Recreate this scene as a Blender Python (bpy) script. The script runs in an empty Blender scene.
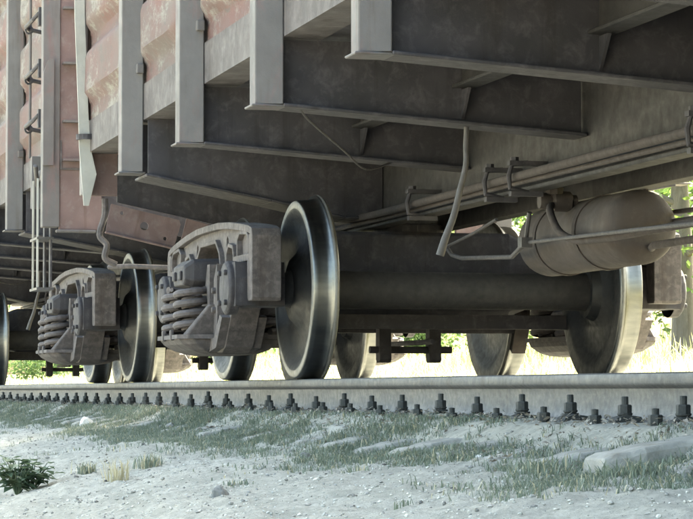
import bpy, bmesh, math, random
from mathutils import Vector, Matrix, noise, Euler

random.seed(7)
R = math.radians
scene = bpy.context.scene
C = scene.collection

# ------------------------------------------------------------------ camera, sky, sun, exposure
# world: X runs along the track (negative = away, to the left), Y across it (near rail at Y 0, far rail at 1.596), Z 0 = rail top
cam_d = bpy.data.cameras.new('camera'); cam = bpy.data.objects.new('camera', cam_d); C.objects.link(cam)
cam_d.sensor_width = 36.0; cam_d.lens = 139.7; cam_d.clip_start = 0.05; cam_d.clip_end = 2000
cam.location = (0, -3.0, -0.06)
cam.rotation_euler = (R(90 + 2.80), 0, R(90 - 13.733))
scene.camera = cam

SUN_EL, SUN_AZ = R(50), R(-40)      # azimuth measured from +Y (far side of the train) towards +X
world = bpy.data.worlds.new('World'); scene.world = world; world.use_nodes = True
wn = world.node_tree.nodes; wl = world.node_tree.links
sky = wn.new('ShaderNodeTexSky'); sky.sky_type = 'NISHITA'; sky.sun_disc = False
sky.sun_elevation = SUN_EL; sky.sun_rotation = SUN_AZ; sky.dust_density = 6.0; sky.air_density = 1.0
wn['Background'].inputs[1].default_value = 0.13
wl.new(sky.outputs[0], wn['Background'].inputs[0])
sun_d = bpy.data.lights.new('sun', 'SUN'); sun_d.energy = 4.0; sun_d.angle = R(0.53); sun_d.color = (1.0, 0.95, 0.86)
sun = bpy.data.objects.new('sun', sun_d); C.objects.link(sun)
sd = Vector((math.sin(SUN_AZ) * math.cos(SUN_EL), math.cos(SUN_AZ) * math.cos(SUN_EL), math.sin(SUN_EL)))
sun.rotation_euler = sd.to_track_quat('Z', 'Y').to_euler()
vs = scene.view_settings
vs.view_transform = 'Standard'; vs.look = 'None'; vs.exposure = 3.75; vs.gamma = 1.0; vs.use_curve_mapping = False
vs.use_white_balance = True; vs.white_balance_temperature = 7600; vs.white_balance_tint = -4
scene.cycles.max_bounces = 6; scene.cycles.diffuse_bounces = 4; scene.cycles.glossy_bounces = 2; scene.cycles.transmission_bounces = 3; scene.cycles.caustics_reflective = False; scene.cycles.caustics_refractive = False

# ------------------------------------------------------------------ materials
def new_mat(name):
    m = bpy.data.materials.new(name); m.use_nodes = True
    nt = m.node_tree; b = nt.nodes['Principled BSDF']
    return m, nt, b

def ramp(nt, fac, stops):
    r = nt.nodes.new('ShaderNodeValToRGB')
    e = r.color_ramp.elements
    while len(e) < len(stops): e.new(0.5)
    for el, (p, c) in zip(e, stops):
        el.position = p; el.color = (c[0], c[1], c[2], 1)
    nt.links.new(fac, r.inputs[0]); return r.outputs[0]

def tex_noise(nt, scale, detail=6, rough=.6, coord='Object', stretch=(1, 1, 1), dist=0.0):
    tc = nt.nodes.new('ShaderNodeTexCoord'); mp = nt.nodes.new('ShaderNodeMapping')
    mp.inputs['Scale'].default_value = stretch
    n = nt.nodes.new('ShaderNodeTexNoise')
    n.inputs['Scale'].default_value = scale; n.inputs['Detail'].default_value = detail
    n.inputs['Roughness'].default_value = rough; n.inputs['Distortion'].default_value = dist
    nt.links.new(tc.outputs[coord], mp.inputs[0]); nt.links.new(mp.outputs[0], n.inputs[0])
    return n.outputs[0]

def mixc(nt, fac, a, b, mode='MIX'):
    m = nt.nodes.new('ShaderNodeMix'); m.data_type = 'RGBA'; m.blend_type = mode
    if isinstance(fac, float): m.inputs[0].default_value = fac
    else: nt.links.new(fac, m.inputs[0])
    for s, v in ((6, a), (7, b)):
        if isinstance(v, tuple): m.inputs[s].default_value = (v[0], v[1], v[2], 1)
        else: nt.links.new(v, m.inputs[s])
    return m.outputs[2]

def bump(nt, b, h, strength=.3, dist=.01):
    bp = nt.nodes.new('ShaderNodeBump'); bp.inputs['Strength'].default_value = strength; bp.inputs['Distance'].default_value = dist
    nt.links.new(h, bp.inputs['Height']); nt.links.new(bp.outputs[0], b.inputs['Normal'])

def grimy(name, c1, c2, dust, scale=6.0, dust_amt=(.45, .75), rough=.75, metal=0.0, bstr=.25, fine=60.0, stretch=(1, 1, 1)):
    """painted or cast metal: two tones, patches of dust or rust, fine relief"""
    m, nt, b = new_mat(name)
    base = ramp(nt, tex_noise(nt, scale, 8, .65, stretch=stretch), [(.3, c1), (.7, c2)])
    dm = ramp(nt, tex_noise(nt, scale * 2.7, 10, .7, stretch=stretch, dist=.4), [(dust_amt[0], (0, 0, 0)), (dust_amt[1], (1, 1, 1))])
    col = mixc(nt, dm, base, dust)
    stk = ramp(nt, tex_noise(nt, 5.5, 6, .65, stretch=(2.0, 2.0, .16)), [(.55, (0, 0, 0)), (.72, (.75, .75, .75))])
    col = mixc(nt, stk, col, tuple(v * q for v, q in zip(c1, (.8, .66, .55))))
    nt.links.new(col, b.inputs['Base Color'])
    b.inputs['Metallic'].default_value = metal
    rr = ramp(nt, tex_noise(nt, scale * 4, 6), [(.3, (rough - .12,) * 3), (.7, (min(1, rough + .15),) * 3)])
    nt.links.new(rr, b.inputs['Roughness'])
    bump(nt, b, tex_noise(nt, fine, 8, .7), bstr, .006)
    return m

M = {}
M['under'] = grimy('underframe_paint', (0.0159, 0.0144, 0.0175), (0.0391, 0.0352, 0.0413), (0.0828, 0.0733, 0.082), 5, (.5, .85), .8)
M['sill'] = grimy('sill_paint', (0.0091, 0.0082, 0.0085), (0.0199, 0.0175, 0.0177), (0.0357, 0.0303, 0.0297), 4, (.45, .8), .8, stretch=(.35, 1, 1))
M['cast'] = grimy('cast_steel_dusty', (0.0382, 0.0329, 0.0341), (0.0799, 0.0689, 0.0696), (0.1378, 0.1179, 0.1156), 9, (.45, .8), .85, bstr=.4)
M['rust'] = grimy('rusty_brown', (0.0245, 0.0185, 0.0175), (0.0409, 0.0309, 0.0284), (0.06, 0.0464, 0.0414), 8, (.5, .85), .85, bstr=.35)
M['tank'] = grimy('tank_paint', (0.0271, 0.0213, 0.0191), (0.0506, 0.0388, 0.0344), (0.0731, 0.0585, 0.0526), 4, (.5, .8), .8)
M['pinkplate'] = grimy('pink_primer', (0.0866, 0.0561, 0.055), (0.1444, 0.0982, 0.0947), (0.1588, 0.1333, 0.1263), 7, (.5, .85), .8)
M['post'] = grimy('post_paint', (0.071, 0.0656, 0.0678), (0.1015, 0.0941, 0.0962), (0.1145, 0.0682, 0.0693), 2.6, (.52, .72), .75, stretch=(1, 1, .35))
M['pipe'] = grimy('pipe_grey', (0.0373, 0.0342, 0.0354), (0.0585, 0.0534, 0.0553), (0.0744, 0.0669, 0.0697), 12, (.5, .8), .6)
M['white_strip'] = grimy('pale_strip', (0.2419, 0.2362, 0.2189), (0.3341, 0.3226, 0.3053), (0.1728, 0.1555, 0.1382), 6, (.6, .8), .7)
M['chord'] = grimy('chord_paint', (0.0335, 0.0283, 0.0287), (0.0788, 0.0684, 0.0696), (0.1084, 0.0957, 0.0977), 3, (.45, .7), .85, bstr=.4)
M['bolt'] = grimy('bolt_dark', (.02, .023, .023), (.04, .043, .042), (.08, .078, .07), 40, (.55, .8), .8, bstr=.4)
M['concrete'] = grimy('concrete', (0.1599, 0.1597, 0.1475), (0.2952, 0.2918, 0.2686), (0.164, 0.1657, 0.1437), 14, (.5, .75), .95, bstr=.6, fine=120)
M['rail'] = grimy('rail_steel', (0.0439, 0.0459, 0.0487), (0.0809, 0.083, 0.0869), (0.1218, 0.1162, 0.1167), 10, (.5, .85), .6, metal=.0, bstr=.2, stretch=(.2, 1, 1))
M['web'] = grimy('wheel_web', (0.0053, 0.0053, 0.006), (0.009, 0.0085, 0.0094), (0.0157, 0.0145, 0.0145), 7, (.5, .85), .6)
M['ring'] = grimy('wheel_rim_face', (0.0979, 0.0967, 0.0918), (0.153, 0.1499, 0.1438), (0.0734, 0.0673, 0.0612), 10, (.5, .8), .5, metal=.3)
M['axle'] = grimy('axle_grease', (0.0093, 0.0086, 0.0096), (0.0163, 0.0152, 0.016), (0.0258, 0.0229, 0.0234), 6, (.5, .8), .8)
M['spring'] = grimy('spring_steel', (0.0492, 0.0419, 0.0431), (0.0794, 0.0681, 0.0689), (0.1173, 0.0997, 0.1006), 18, (.45, .8), .75)

def tread_mat():
    m, nt, b = new_mat('wheel_tread')
    n = tex_noise(nt, 30, 5, .6, stretch=(1, .2, 1))
    nt.links.new(ramp(nt, n, [(.3, (.11, .112, .11)), (.7, (.16, .158, .152))]), b.inputs['Base Color'])
    b.inputs['Metallic'].default_value = 1.0
    nt.links.new(ramp(nt, tex_noise(nt, 8, 3), [(.3, (.3,) * 3), (.7, (.42,) * 3)]), b.inputs['Roughness'])
    return m
M['tread'] = tread_mat()

def side_paint():
    """faded pink-brown wagon sheet with chalky worn patches and scratches"""
    m, nt, b = new_mat('faded_wagon_paint')
    base = ramp(nt, tex_noise(nt, 1.4, 8, .6, stretch=(1, 1, 2.0)), [(.32, (.085, .032, .030)), (.5, (.074, .041, .038)), (.68, (.066, .053, .049))])
    chalk = ramp(nt, tex_noise(nt, 2.4, 14, .8, stretch=(.7, 1, 1.5)), [(.51, (0, 0, 0)), (.60, (.95, .95, .95))])
    col = mixc(nt, chalk, base, (.135, .127, .118))
    scr = ramp(nt, tex_noise(nt, 9, 12, .78, stretch=(.5, 1, 1.5)), [(.55, (0, 0, 0)), (.63, (.85, .85, .85))])
    col = mixc(nt, scr, col, (.05, .042, .039))
    run = ramp(nt, tex_noise(nt, 9, 6, .6, stretch=(2.2, 1, .14)), [(.57, (0, 0, 0)), (.70, (.7, .7, .7))])
    col = mixc(nt, run, col, (.075, .052, .047))
    nt.links.new(col, b.inputs['Base Color']); b.inputs['Roughness'].default_value = .85
    bump(nt, b, tex_noise(nt, 25, 10, .7), .35, .01)
    return m
M['side'] = side_paint()

def ground_mat():
    m, nt, b = new_mat('dusty_earth')
    c1 = ramp(nt, tex_noise(nt, 1.6, 8, .65), [(.3, (.52, .51, .46)), (.55, (.62, .61, .555)), (.75, (.70, .69, .64))])
    sp = ramp(nt, tex_noise(nt, 22, 10, .75), [(.44, (0, 0, 0)), (.66, (1, 1, 1))])
    c2 = mixc(nt, sp, c1, (.36, .355, .32))
    bl = ramp(nt, tex_noise(nt, 5.5, 12, .72, stretch=(.6, 1.4, 1)), [(.48, (0, 0, 0)), (.62, (.7, .7, .7))])
    c2 = mixc(nt, bl, c2, (.40, .40, .36))
    fl = ramp(nt, tex_noise(nt, 70, 6, .7), [(.6, (0, 0, 0)), (.72, (1, 1, 1))])
    c3 = mixc(nt, fl, c2, (.70, .70, .66))
    # beyond the track the bare dust gives way to dry turf
    tc = nt.nodes.new('ShaderNodeTexCoord'); sx = nt.nodes.new('ShaderNodeSeparateXYZ')
    nt.links.new(tc.outputs['Object'], sx.inputs[0])
    mr = nt.nodes.new('ShaderNodeMapRange'); mr.inputs[1].default_value = 2.2; mr.inputs[2].default_value = 5.0
    nt.links.new(sx.outputs[1], mr.inputs[0])
    turf = ramp(nt, tex_noise(nt, .8, 8, .7), [(.35, (.20, .19, .09)), (.65, (.34, .30, .16))])
    c4 = mixc(nt, mr.outputs[0], c3, turf)
    nt.links.new(c4, b.inputs['Base Color']); b.inputs['Roughness'].default_value = 1.0
    b.inputs['Specular IOR Level'].default_value = .1
    bump(nt, b, tex_noise(nt, 45, 12, .75), .95, .045)
    return m
M['ground'] = ground_mat()

def leafy(name, c1, c2, scale=1.5, trans=.35):
    m, nt, b = new_mat(name)
    oi = nt.nodes.new('ShaderNodeNewGeometry')
    r1 = ramp(nt, oi.outputs['Random Per Island'], [(0, c1), (1, c2)])
    nt.links.new(r1, b.inputs['Base Color']); b.inputs['Roughness'].default_value = .6
    t = nt.nodes.new('ShaderNodeBsdfTranslucent'); nt.links.new(r1, t.inputs[0])
    mx = nt.nodes.new('ShaderNodeMixShader'); mx.inputs[0].default_value = trans
    nt.links.new(b.outputs[0], mx.inputs[1]); nt.links.new(t.outputs[0], mx.inputs[2])
    nt.links.new(mx.outputs[0], nt.nodes['Material Output'].inputs[0])
    return m
M['grass_near'] = leafy('grey_green_grass', (.085, .115, .085), (.21, .245, .19))
M['grass_dry'] = leafy('dry_straw', (.34, .31, .2), (.5, .46, .33))
M['grass_far'] = leafy('meadow_grass', (.22, .25, .09), (.52, .48, .30), trans=.45)
M['leaf'] = leafy('tree_leaf', (.05, .10, .025), (.13, .19, .05), trans=.45)
M['leaf_bush'] = leafy('bush_leaf', (.06, .12, .04), (.15, .22, .08), trans=.4)
M['leaf_weed'] = leafy('weed_leaf', (.06, .10, .06), (.13, .18, .11), trans=.25)
M['litter'] = leafy('dead_leaf', (.13, .11, .09), (.34, .31, .26), trans=.1)
M['bark'] = grimy('bark', (0.063, 0.0563, 0.0473), (0.1125, 0.1013, 0.0878), (0.135, 0.126, 0.1125), 6, (.5, .75), .95, bstr=.9, fine=25, stretch=(1, 1, .25))
M['stone'] = grimy('grey_stone', (0.1375, 0.1403, 0.1375), (0.209, 0.2118, 0.2063), (0.264, 0.264, 0.253), 18, (.5, .75), .95, bstr=.6, fine=90)
M['stone_white'] = grimy('white_stone', (0.4488, 0.4488, 0.4352), (0.544, 0.544, 0.5304), (0.34, 0.34, 0.3196), 12, (.6, .8), .9, bstr=.5)
M['crumb'] = leafy('earth_crumbs', (.27, .27, .24), (.44, .435, .40), trans=0.0)
M['gravel'] = leafy('gravel_bits', (.06, .06, .056), (.28, .28, .26), trans=0.0)

# ------------------------------------------------------------------ mesh helpers
class MB:
    def __init__(s): s.v = []; s.f = []; s.m = []
    def add(s, vs, fs, mi=0):
        o = len(s.v); s.v += [tuple(p) for p in vs]; s.f += [tuple(i + o for i in q) for q in fs]; s.m += [mi] * len(fs); return s
    def box(s, x0, x1, y0, y1, z0, z1, mi=0):
        v = [(x, y, z) for x in (x0, x1) for y in (y0, y1) for z in (z0, z1)]
        return s.add(v, [(0, 1, 3, 2), (4, 6, 7, 5), (0, 4, 5, 1), (2, 3, 7, 6), (0, 2, 6, 4), (1, 5, 7, 3)], mi)
    def hexa(s, a, b, mi=0):
        """two quads a and b (4 points each, same winding) joined to a solid"""
        return s.add(list(a) + list(b), [(3, 2, 1, 0), (4, 5, 6, 7)] + [(i, (i + 1) % 4, 4 + (i + 1) % 4, 4 + i) for i in range(4)], mi)
    def tube(s, pts, r, seg=8, mi=0, caps=True):
        pts = [Vector(p) for p in pts]; n = len(pts); rs = r if isinstance(r, (list, tuple)) else [r] * n
        d0 = (pts[1] - pts[0]).normalized()
        up = Vector((0, 0, 1)) if abs(d0.z) < .9 else Vector((1, 0, 0))
        u = d0.cross(up).normalized(); vs = []
        for i, p in enumerate(pts):
            d = (pts[min(i + 1, n - 1)] - pts[max(i - 1, 0)]).normalized()
            u = (u - d * u.dot(d)).normalized(); w = d.cross(u)
            vs += [p + (u * math.cos(2 * math.pi * k / seg) + w * math.sin(2 * math.pi * k / seg)) * rs[i] for k in range(seg)]
        fs = [(i * seg + k, i * seg + (k + 1) % seg, (i + 1) * seg + (k + 1) % seg, (i + 1) * seg + k) for i in range(n - 1) for k in range(seg)]
        if caps: fs += [tuple(range(seg))[::-1], tuple((n - 1) * seg + k for k in range(seg))]
        return s.add(vs, fs, mi)
    def lathe(s, prof, seg=32, axis='y', off=(0, 0, 0), mis=None, closed=False):
        """prof: (axial, radius) list revolved round the axis"""
        n = len(prof); vs = []
        for a, r in prof:
            for k in range(seg):
                t = 2 * math.pi * k / seg; c, q = r * math.cos(t), r * math.sin(t)
                p = {'y': (c, a, q), 'x': (a, c, q), 'z': (c, q, a)}[axis]
                vs.append((p[0] + off[0], p[1] + off[1], p[2] + off[2]))
        o = len(s.v); s.v += vs
        for i in range(n if closed else n - 1):
            j = (i + 1) % n
            for k in range(seg):
                s.f.append((o + i * seg + k, o + j * seg + k, o + j * seg + (k + 1) % seg, o + i * seg + (k + 1) % seg)); s.m.append(mis[i] if mis else 0)
        return s
    def plate(s, outer, holes, a, b, plane='xz', mi=0):
        """outline with holes, extruded from a to b along the third axis"""
        bm = bmesh.new(); es = []; loops = [outer] + list(holes)
        for lp in loops:
            vs = [bm.verts.new((p[0], p[1], 0)) for p in lp]
            es += [bm.edges.new((vs[i], vs[(i + 1) % len(vs)])) for i in range(len(vs))]
        bmesh.ops.triangle_fill(bm, use_beauty=True, use_dissolve=False, edges=es)
        bm.verts.index_update()
        pts = [(v.co.x, v.co.y) for v in bm.verts]; fs = [tuple(v.index for v in f.verts) for f in bm.faces]; bm.free()
        f3 = {'xz': lambda p, t: (p[0], t, p[1]), 'yz': lambda p, t: (t, p[0], p[1]), 'xy': lambda p, t: (p[0], p[1], t)}[plane]
        n = len(pts); s.add([f3(p, a) for p in pts] + [f3(p, b) for p in pts], fs + [tuple(i + n for i in q[::-1]) for q in fs], mi)
        for lp in loops:
            k = len(lp); s.add([f3(p, a) for p in lp] + [f3(p, b) for p in lp], [(i, (i + 1) % k, k + (i + 1) % k, k + i) for i in range(k)], mi)
        return s
    def rim(s, loop, t, a, b, plane='xz', mi=0):
        """a band of width t following a closed outline, inside it, from a to b"""
        n = len(loop); P = [Vector(p) for p in loop]
        area = sum(P[i].x * P[(i + 1) % n].y - P[(i + 1) % n].x * P[i].y for i in range(n)); sg = 1 if area > 0 else -1
        inn = []
        for i in range(n):
            e1 = (P[i] - P[i - 1]).normalized(); e2 = (P[(i + 1) % n] - P[i]).normalized()
            n1 = Vector((-e1.y, e1.x)) * sg; n2 = Vector((-e2.y, e2.x)) * sg
            bs = (n1 + n2); bs = bs / max(.35, bs.length ** 2 / 2) if bs.length > .01 else n1
            inn.append(P[i] + bs * t)
        f3 = {'xz': lambda p, q: (p[0], q, p[1]), 'yz': lambda p, q: (q, p[0], p[1]), 'xy': lambda p, q: (p[0], p[1], q)}[plane]
        vs = [f3(p, a) for p in P] + [f3(p, a) for p in inn] + [f3(p, b) for p in P] + [f3(p, b) for p in inn]
        fs = []
        for i in range(n):
            j = (i + 1) % n
            fs += [(i, j, n + j, n + i), (2 * n + i, 3 * n + i, 3 * n + j, 2 * n + j), (i, 2 * n + i, 2 * n + j, j), (n + i, n + j, 3 * n + j, 3 * n + i)]
        return s.add(vs, fs, mi)
    def mesh(s, name, mats, smooth=False):
        me = bpy.data.meshes.new(name); me.from_pydata(s.v, [], s.f)
        for m in (mats if isinstance(mats, (list, tuple)) else [mats]): me.materials.append(M[m])
        me.polygons.foreach_set('material_index', s.m)
        bm = bmesh.new(); bm.from_mesh(me); bmesh.ops.recalc_face_normals(bm, faces=bm.faces)
        bm.to_mesh(me); bm.free()
        if smooth:
            me.polygons.foreach_set('use_smooth', [True] * len(me.polygons))
            me.set_sharp_from_angle(angle=R(38))
        me.update(); return me

def curve(pts, n=5):
    P = [Vector(p) for p in pts]; P = [P[0] * 2 - P[1]] + P + [P[-1] * 2 - P[-2]]; out = []
    for i in range(1, len(P) - 2):
        a, b, c, d = P[i - 1:i + 3]
        for k in range(n):
            t = k / n; out.append(tuple(.5 * (2 * b + (c - a) * t + (2 * a - 5 * b + 4 * c - d) * t * t + (3 * b - a - 3 * c + d) * t ** 3)))
    return out + [tuple(P[-2])]
def link(name, me, parent=None, loc=(0, 0, 0), rot=(0, 0, 0), bev=0, seg=2):
    o = bpy.data.objects.new(name, me); C.objects.link(o); o.location = loc; o.rotation_euler = rot
    if parent: o.parent = parent
    if bev:
        b = o.modifiers.new('bevel', 'BEVEL'); b.width = bev; b.segments = seg; b.limit_method = 'ANGLE'; b.angle_limit = R(40)
    return o
def part(name, mb, mats, parent=None, loc=(0, 0, 0), rot=(0, 0, 0), bev=0, smooth=False, seg=2):
    return link(name, mb.mesh(name, mats, smooth), parent, loc, rot, bev, seg)
def tag(o, label=None, cat=None, group=None, kind=None):
    for k, v in (('label', label), ('category', cat), ('group', group), ('kind', kind)):
        if v: o[k] = v
    return o
def empty(name, loc, rotz=0):
    o = bpy.data.objects.new(name, None); C.objects.link(o); o.location = loc; o.rotation_euler = (0, 0, rotz); o.empty_display_size = .2; return o
def kids(o): return [c for c in C.objects if c.parent == o]
def copy_tree(o, parent=None):
    c = o.copy(); C.objects.link(c)
    if parent: c.parent = parent
    for ch in list(kids(o)): copy_tree(ch, c)
    return c

# ------------------------------------------------------------------ ground (one sheet: bank, track bed, rising meadow)
PR = [(-400, -3), (-80, -2.2), (-6, -1.4), (-3, -.95), (-2, -.55), (-1.5, -.43), (-1, -.345), (-.62, -.296), (-.40, -.25), (-.25, -.168), (-.07, -.152), (.2, -.19),
      (1.4, -.19), (1.7, -.17), (2.3, -.29), (3.2, -.4), (5, -.3), (8, .05), (11, .35), (16, .75), (24, 1.3), (40, 2.0), (90, 3.5), (400, 6)]
def gprof(y):
    for (a, b), (c, d) in zip(PR, PR[1:]):
        if a <= y <= c:
            t = (y - a) / (c - a); return b + (d - b) * t
    return PR[-1][1]
def gz(x, y):
    z = gprof(y)
    fade = 1.0 if y < -.35 else (.35 if y < 2 else 1.0)
    n1 = noise.fractal(Vector((x * .9, y * 1.6, 3.1)), .9, 2.1, 4) * .024
    n2 = noise.fractal(Vector((x * 4, y * 6, 7.7)), .55, 2.2, 6) * .012 + noise.fractal(Vector((x * 17, y * 22, 2.7)), .5, 2.2, 4) * .005
    n3 = noise.noise(Vector((x * .12, y * .12, 1))) * (.25 if y > 4 else 0)
    return z + (n1 + n2) * fade + n3
def build_ground():
    xs = [-4.6 - i * .024 for i in range(620)]
    x = xs[-1]; st = .026
    while x > -400: st = min(st * 1.03, .06) if x > -30 else min(st * 1.16, 25); x -= st; xs.append(x)
    x = xs[0]; st = .06; front = []
    while x < 150: st = min(st * 1.3, 25); x += st; front.append(x)
    xs = front[::-1] + xs
    ys = [-2.1 + i * .0155 for i in range(130)]
    y = ys[-1]; st = .05
    while y < 400: st = min(st * 1.13, 25) if y > 2 else .12; y += st; ys.append(y)
    y = ys[0]; st = .06; front = []
    while y > -400: st = min(st * 1.3, 40); y -= st; front.append(y)
    ys = front[::-1] + ys
    mb = MB(); ny = len(ys)
    mb.v = [(x, max(-400, min(400, y)), gz(x, max(-399.9, min(399.9, y)))) for x in xs for y in ys]
    mb.f = [(i * ny + j, (i + 1) * ny + j, (i + 1) * ny + j + 1, i * ny + j + 1) for i in range(len(xs) - 1) for j in range(ny - 1)]
    mb.m = [0] * len(mb.f)
    me = bpy.data.meshes.new('ground'); me.from_pydata(mb.v, [], mb.f); me.materials.append(M['ground'])
    me.polygons.foreach_set('use_smooth', [True] * len(me.polygons))
    if me.polygons[0].normal.z < 0: me.flip_normals()
    return tag(link('ground', me), kind='structure', label='pale dusty earth bank sloping away from the track')
build_ground()

# ------------------------------------------------------------------ rails
def rail_mesh():
    half = [(0, 0), (.026, -.001), (.034, -.005), (.0365, -.012), (.0375, -.034), (.032, -.042), (.013, -.052), (.009, -.075), (.009, -.11), (.013, -.138), (.022, -.152), (.05, -.161), (.075, -.168), (.075, -.18)]
    loop = half + [(-a, b) for a, b in half[::-1][:-1]]
    mb = MB(); xs = [8, -4, -10, -16, -22, -30, -45, -70, -110, -160]; n = len(loop)
    for x in xs: mb.v += [(x, a, b) for a, b in loop]
    for i in range(len(xs) - 1):
        for k in range(n): mb.f.append((i * n + k, i * n + (k + 1) % n, (i + 1) * n + (k + 1) % n, (i + 1) * n + k)); mb.m.append(0)
    return mb.mesh('rail', 'rail', True)
rm = rail_mesh()
tag(link('rail', rm), 'grey steel rail nearest the camera, carrying the wheels', 'rail', 'the two rails of the track')
tag(link('rail', rm, loc=(0, 1.596, 0)), 'far steel rail of the track behind the wheels', 'rail', 'the two rails of the track')

# ------------------------------------------------------------------ sleepers with rail fastenings
def sleeper_mesh():
    # half section along Y: (y from track centre, top z, half width bottom, half width top)
    st = [(-1.375, -.268, .125, .085), (-1.34, -.254, .13, .09), (-1.1, -.208, .135, .095), (-.98, -.197, .135, .095), (-.62, -.193, .135, .095), (-.3, -.215, .12, .09)]
    st = st + [(-a, b, c, d) for a, b, c, d in st[::-1]]
    rn = random.Random(4); fine = []
    for p, q in zip(st, st[1:]):
        n = max(1, int(abs(q[0] - p[0]) / .035))
        for i in range(n):
            t = i / n; e = [a + (b - a) * t for a, b in zip(p, q)]
            fine.append((e[0], e[1] + rn.uniform(-.004, .002), e[2], e[3] + rn.uniform(-.008, .004)))
    st = fine + [st[-1]]
    mb = MB()
    for y, z, wb, wt in st: mb.v += [(-wb, y, -.40), (wb, y, -.40), (wt + .012, y, z - .015), (wt, y, z), (-wt, y, z), (-wt - .012, y, z - .015)]
    for i in range(len(st) - 1):
        for k in range(6): mb.f.append((i * 6 + k, i * 6 + (k + 1) % 6, i * 6 + 6 + (k + 1) % 6, i * 6 + 6 + k)); mb.m.append(0)
    mb.f += [(0, 1, 2, 3, 4, 5), tuple(len(mb.v) - 6 + k for k in range(6))]; mb.m += [0, 0]
    return mb.mesh('sleeper', 'concrete')
def hexnut(mb, cx, cy, z0, z1, r, mi=0):
    return mb.lathe([(z0, 0), (z0, r), (z1 - .003, r), (z1, r * .85), (z1, 0)], 6, 'z', (cx, cy, 0), [mi] * 4)
def fastening():
    cl = MB(); cl.plate([(-.155, -.162), (-.138, -.140), (-.105, -.130), (-.058, -.136), (-.050, -.150), (-.058, -.159), (-.08, -.168), (-.085, -.186), (-.15, -.186)], [], -.036, .036, 'yz')
    b = MB(); b.lathe([(-.134, 0), (-.134, .029), (-.127, .029), (-.127, .02), (-.122, .025), (-.117, .025), (-.117, 0)], 12, 'z', (0, -.103, 0), [0] * 6)
    hexnut(b, 0, -.103, -.118, -.090, .0225); b.lathe([(-.092, .0115), (-.066, .0115), (-.064, .009), (-.064, 0)], 10, 'z', (0, -.103, 0), [0] * 3)
    a = MB(); a.lathe([(-.186, 0), (-.186, .028), (-.176, .028), (-.176, .019), (-.166, .019), (-.166, 0)], 12, 'z', (0, -.2, 0), [0] * 5)
    hexnut(a, 0, -.2, -.168, -.140, .0225); a.lathe([(-.142, .0115), (-.122, .0115), (-.12, 0)], 10, 'z', (0, -.2, 0), [0] * 2)
    pl = MB(); pl.box(-.08, .08, -.235, .235, -.196, -.1805)
    return [('rail_clip', cl.mesh('rail_clip', 'bolt')), ('clip_bolt', b.mesh('clip_bolt', 'bolt')), ('anchor_bolt', a.mesh('anchor_bolt', 'bolt'))], pl.mesh('base_plate', 'bolt')
slm = sleeper_mesh(); fmesh, plm = fastening()
rs = random.Random(3)
for k in range(-4, 42):
    x = -(7.585 + .5435 * k) + rs.uniform(-.012, .012)
    s = link('sleeper', slm, loc=(x, .798, rs.uniform(-.016, -.002) + (.008 if k == -1 else 0)), rot=(rs.uniform(-.006, .006) - (.018 if k == -1 else 0), 0, rs.uniform(-.015, .015)), bev=.006)
    tag(s, 'weathered grey concrete sleeper half buried in grass under the rails', 'sleeper', 'concrete sleepers under the track')
    if k == -1: s['label'] = 'pale concrete sleeper end jutting out of the earth at the right edge'
    for ry in (-.798, .798):
        link('base_plate', plm, s, (0, ry, 0))
        for sgn in (0, math.pi):
            for nm, me in fmesh:
                o = link(nm, me, s, (rs.uniform(-.015, .015), ry, rs.uniform(-.006, .004) + (.016 if nm == 'anchor_bolt' else 0)), (rs.uniform(-.02, .02), rs.uniform(-.05, .05), sgn + rs.uniform(-.1, .1)))

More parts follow.
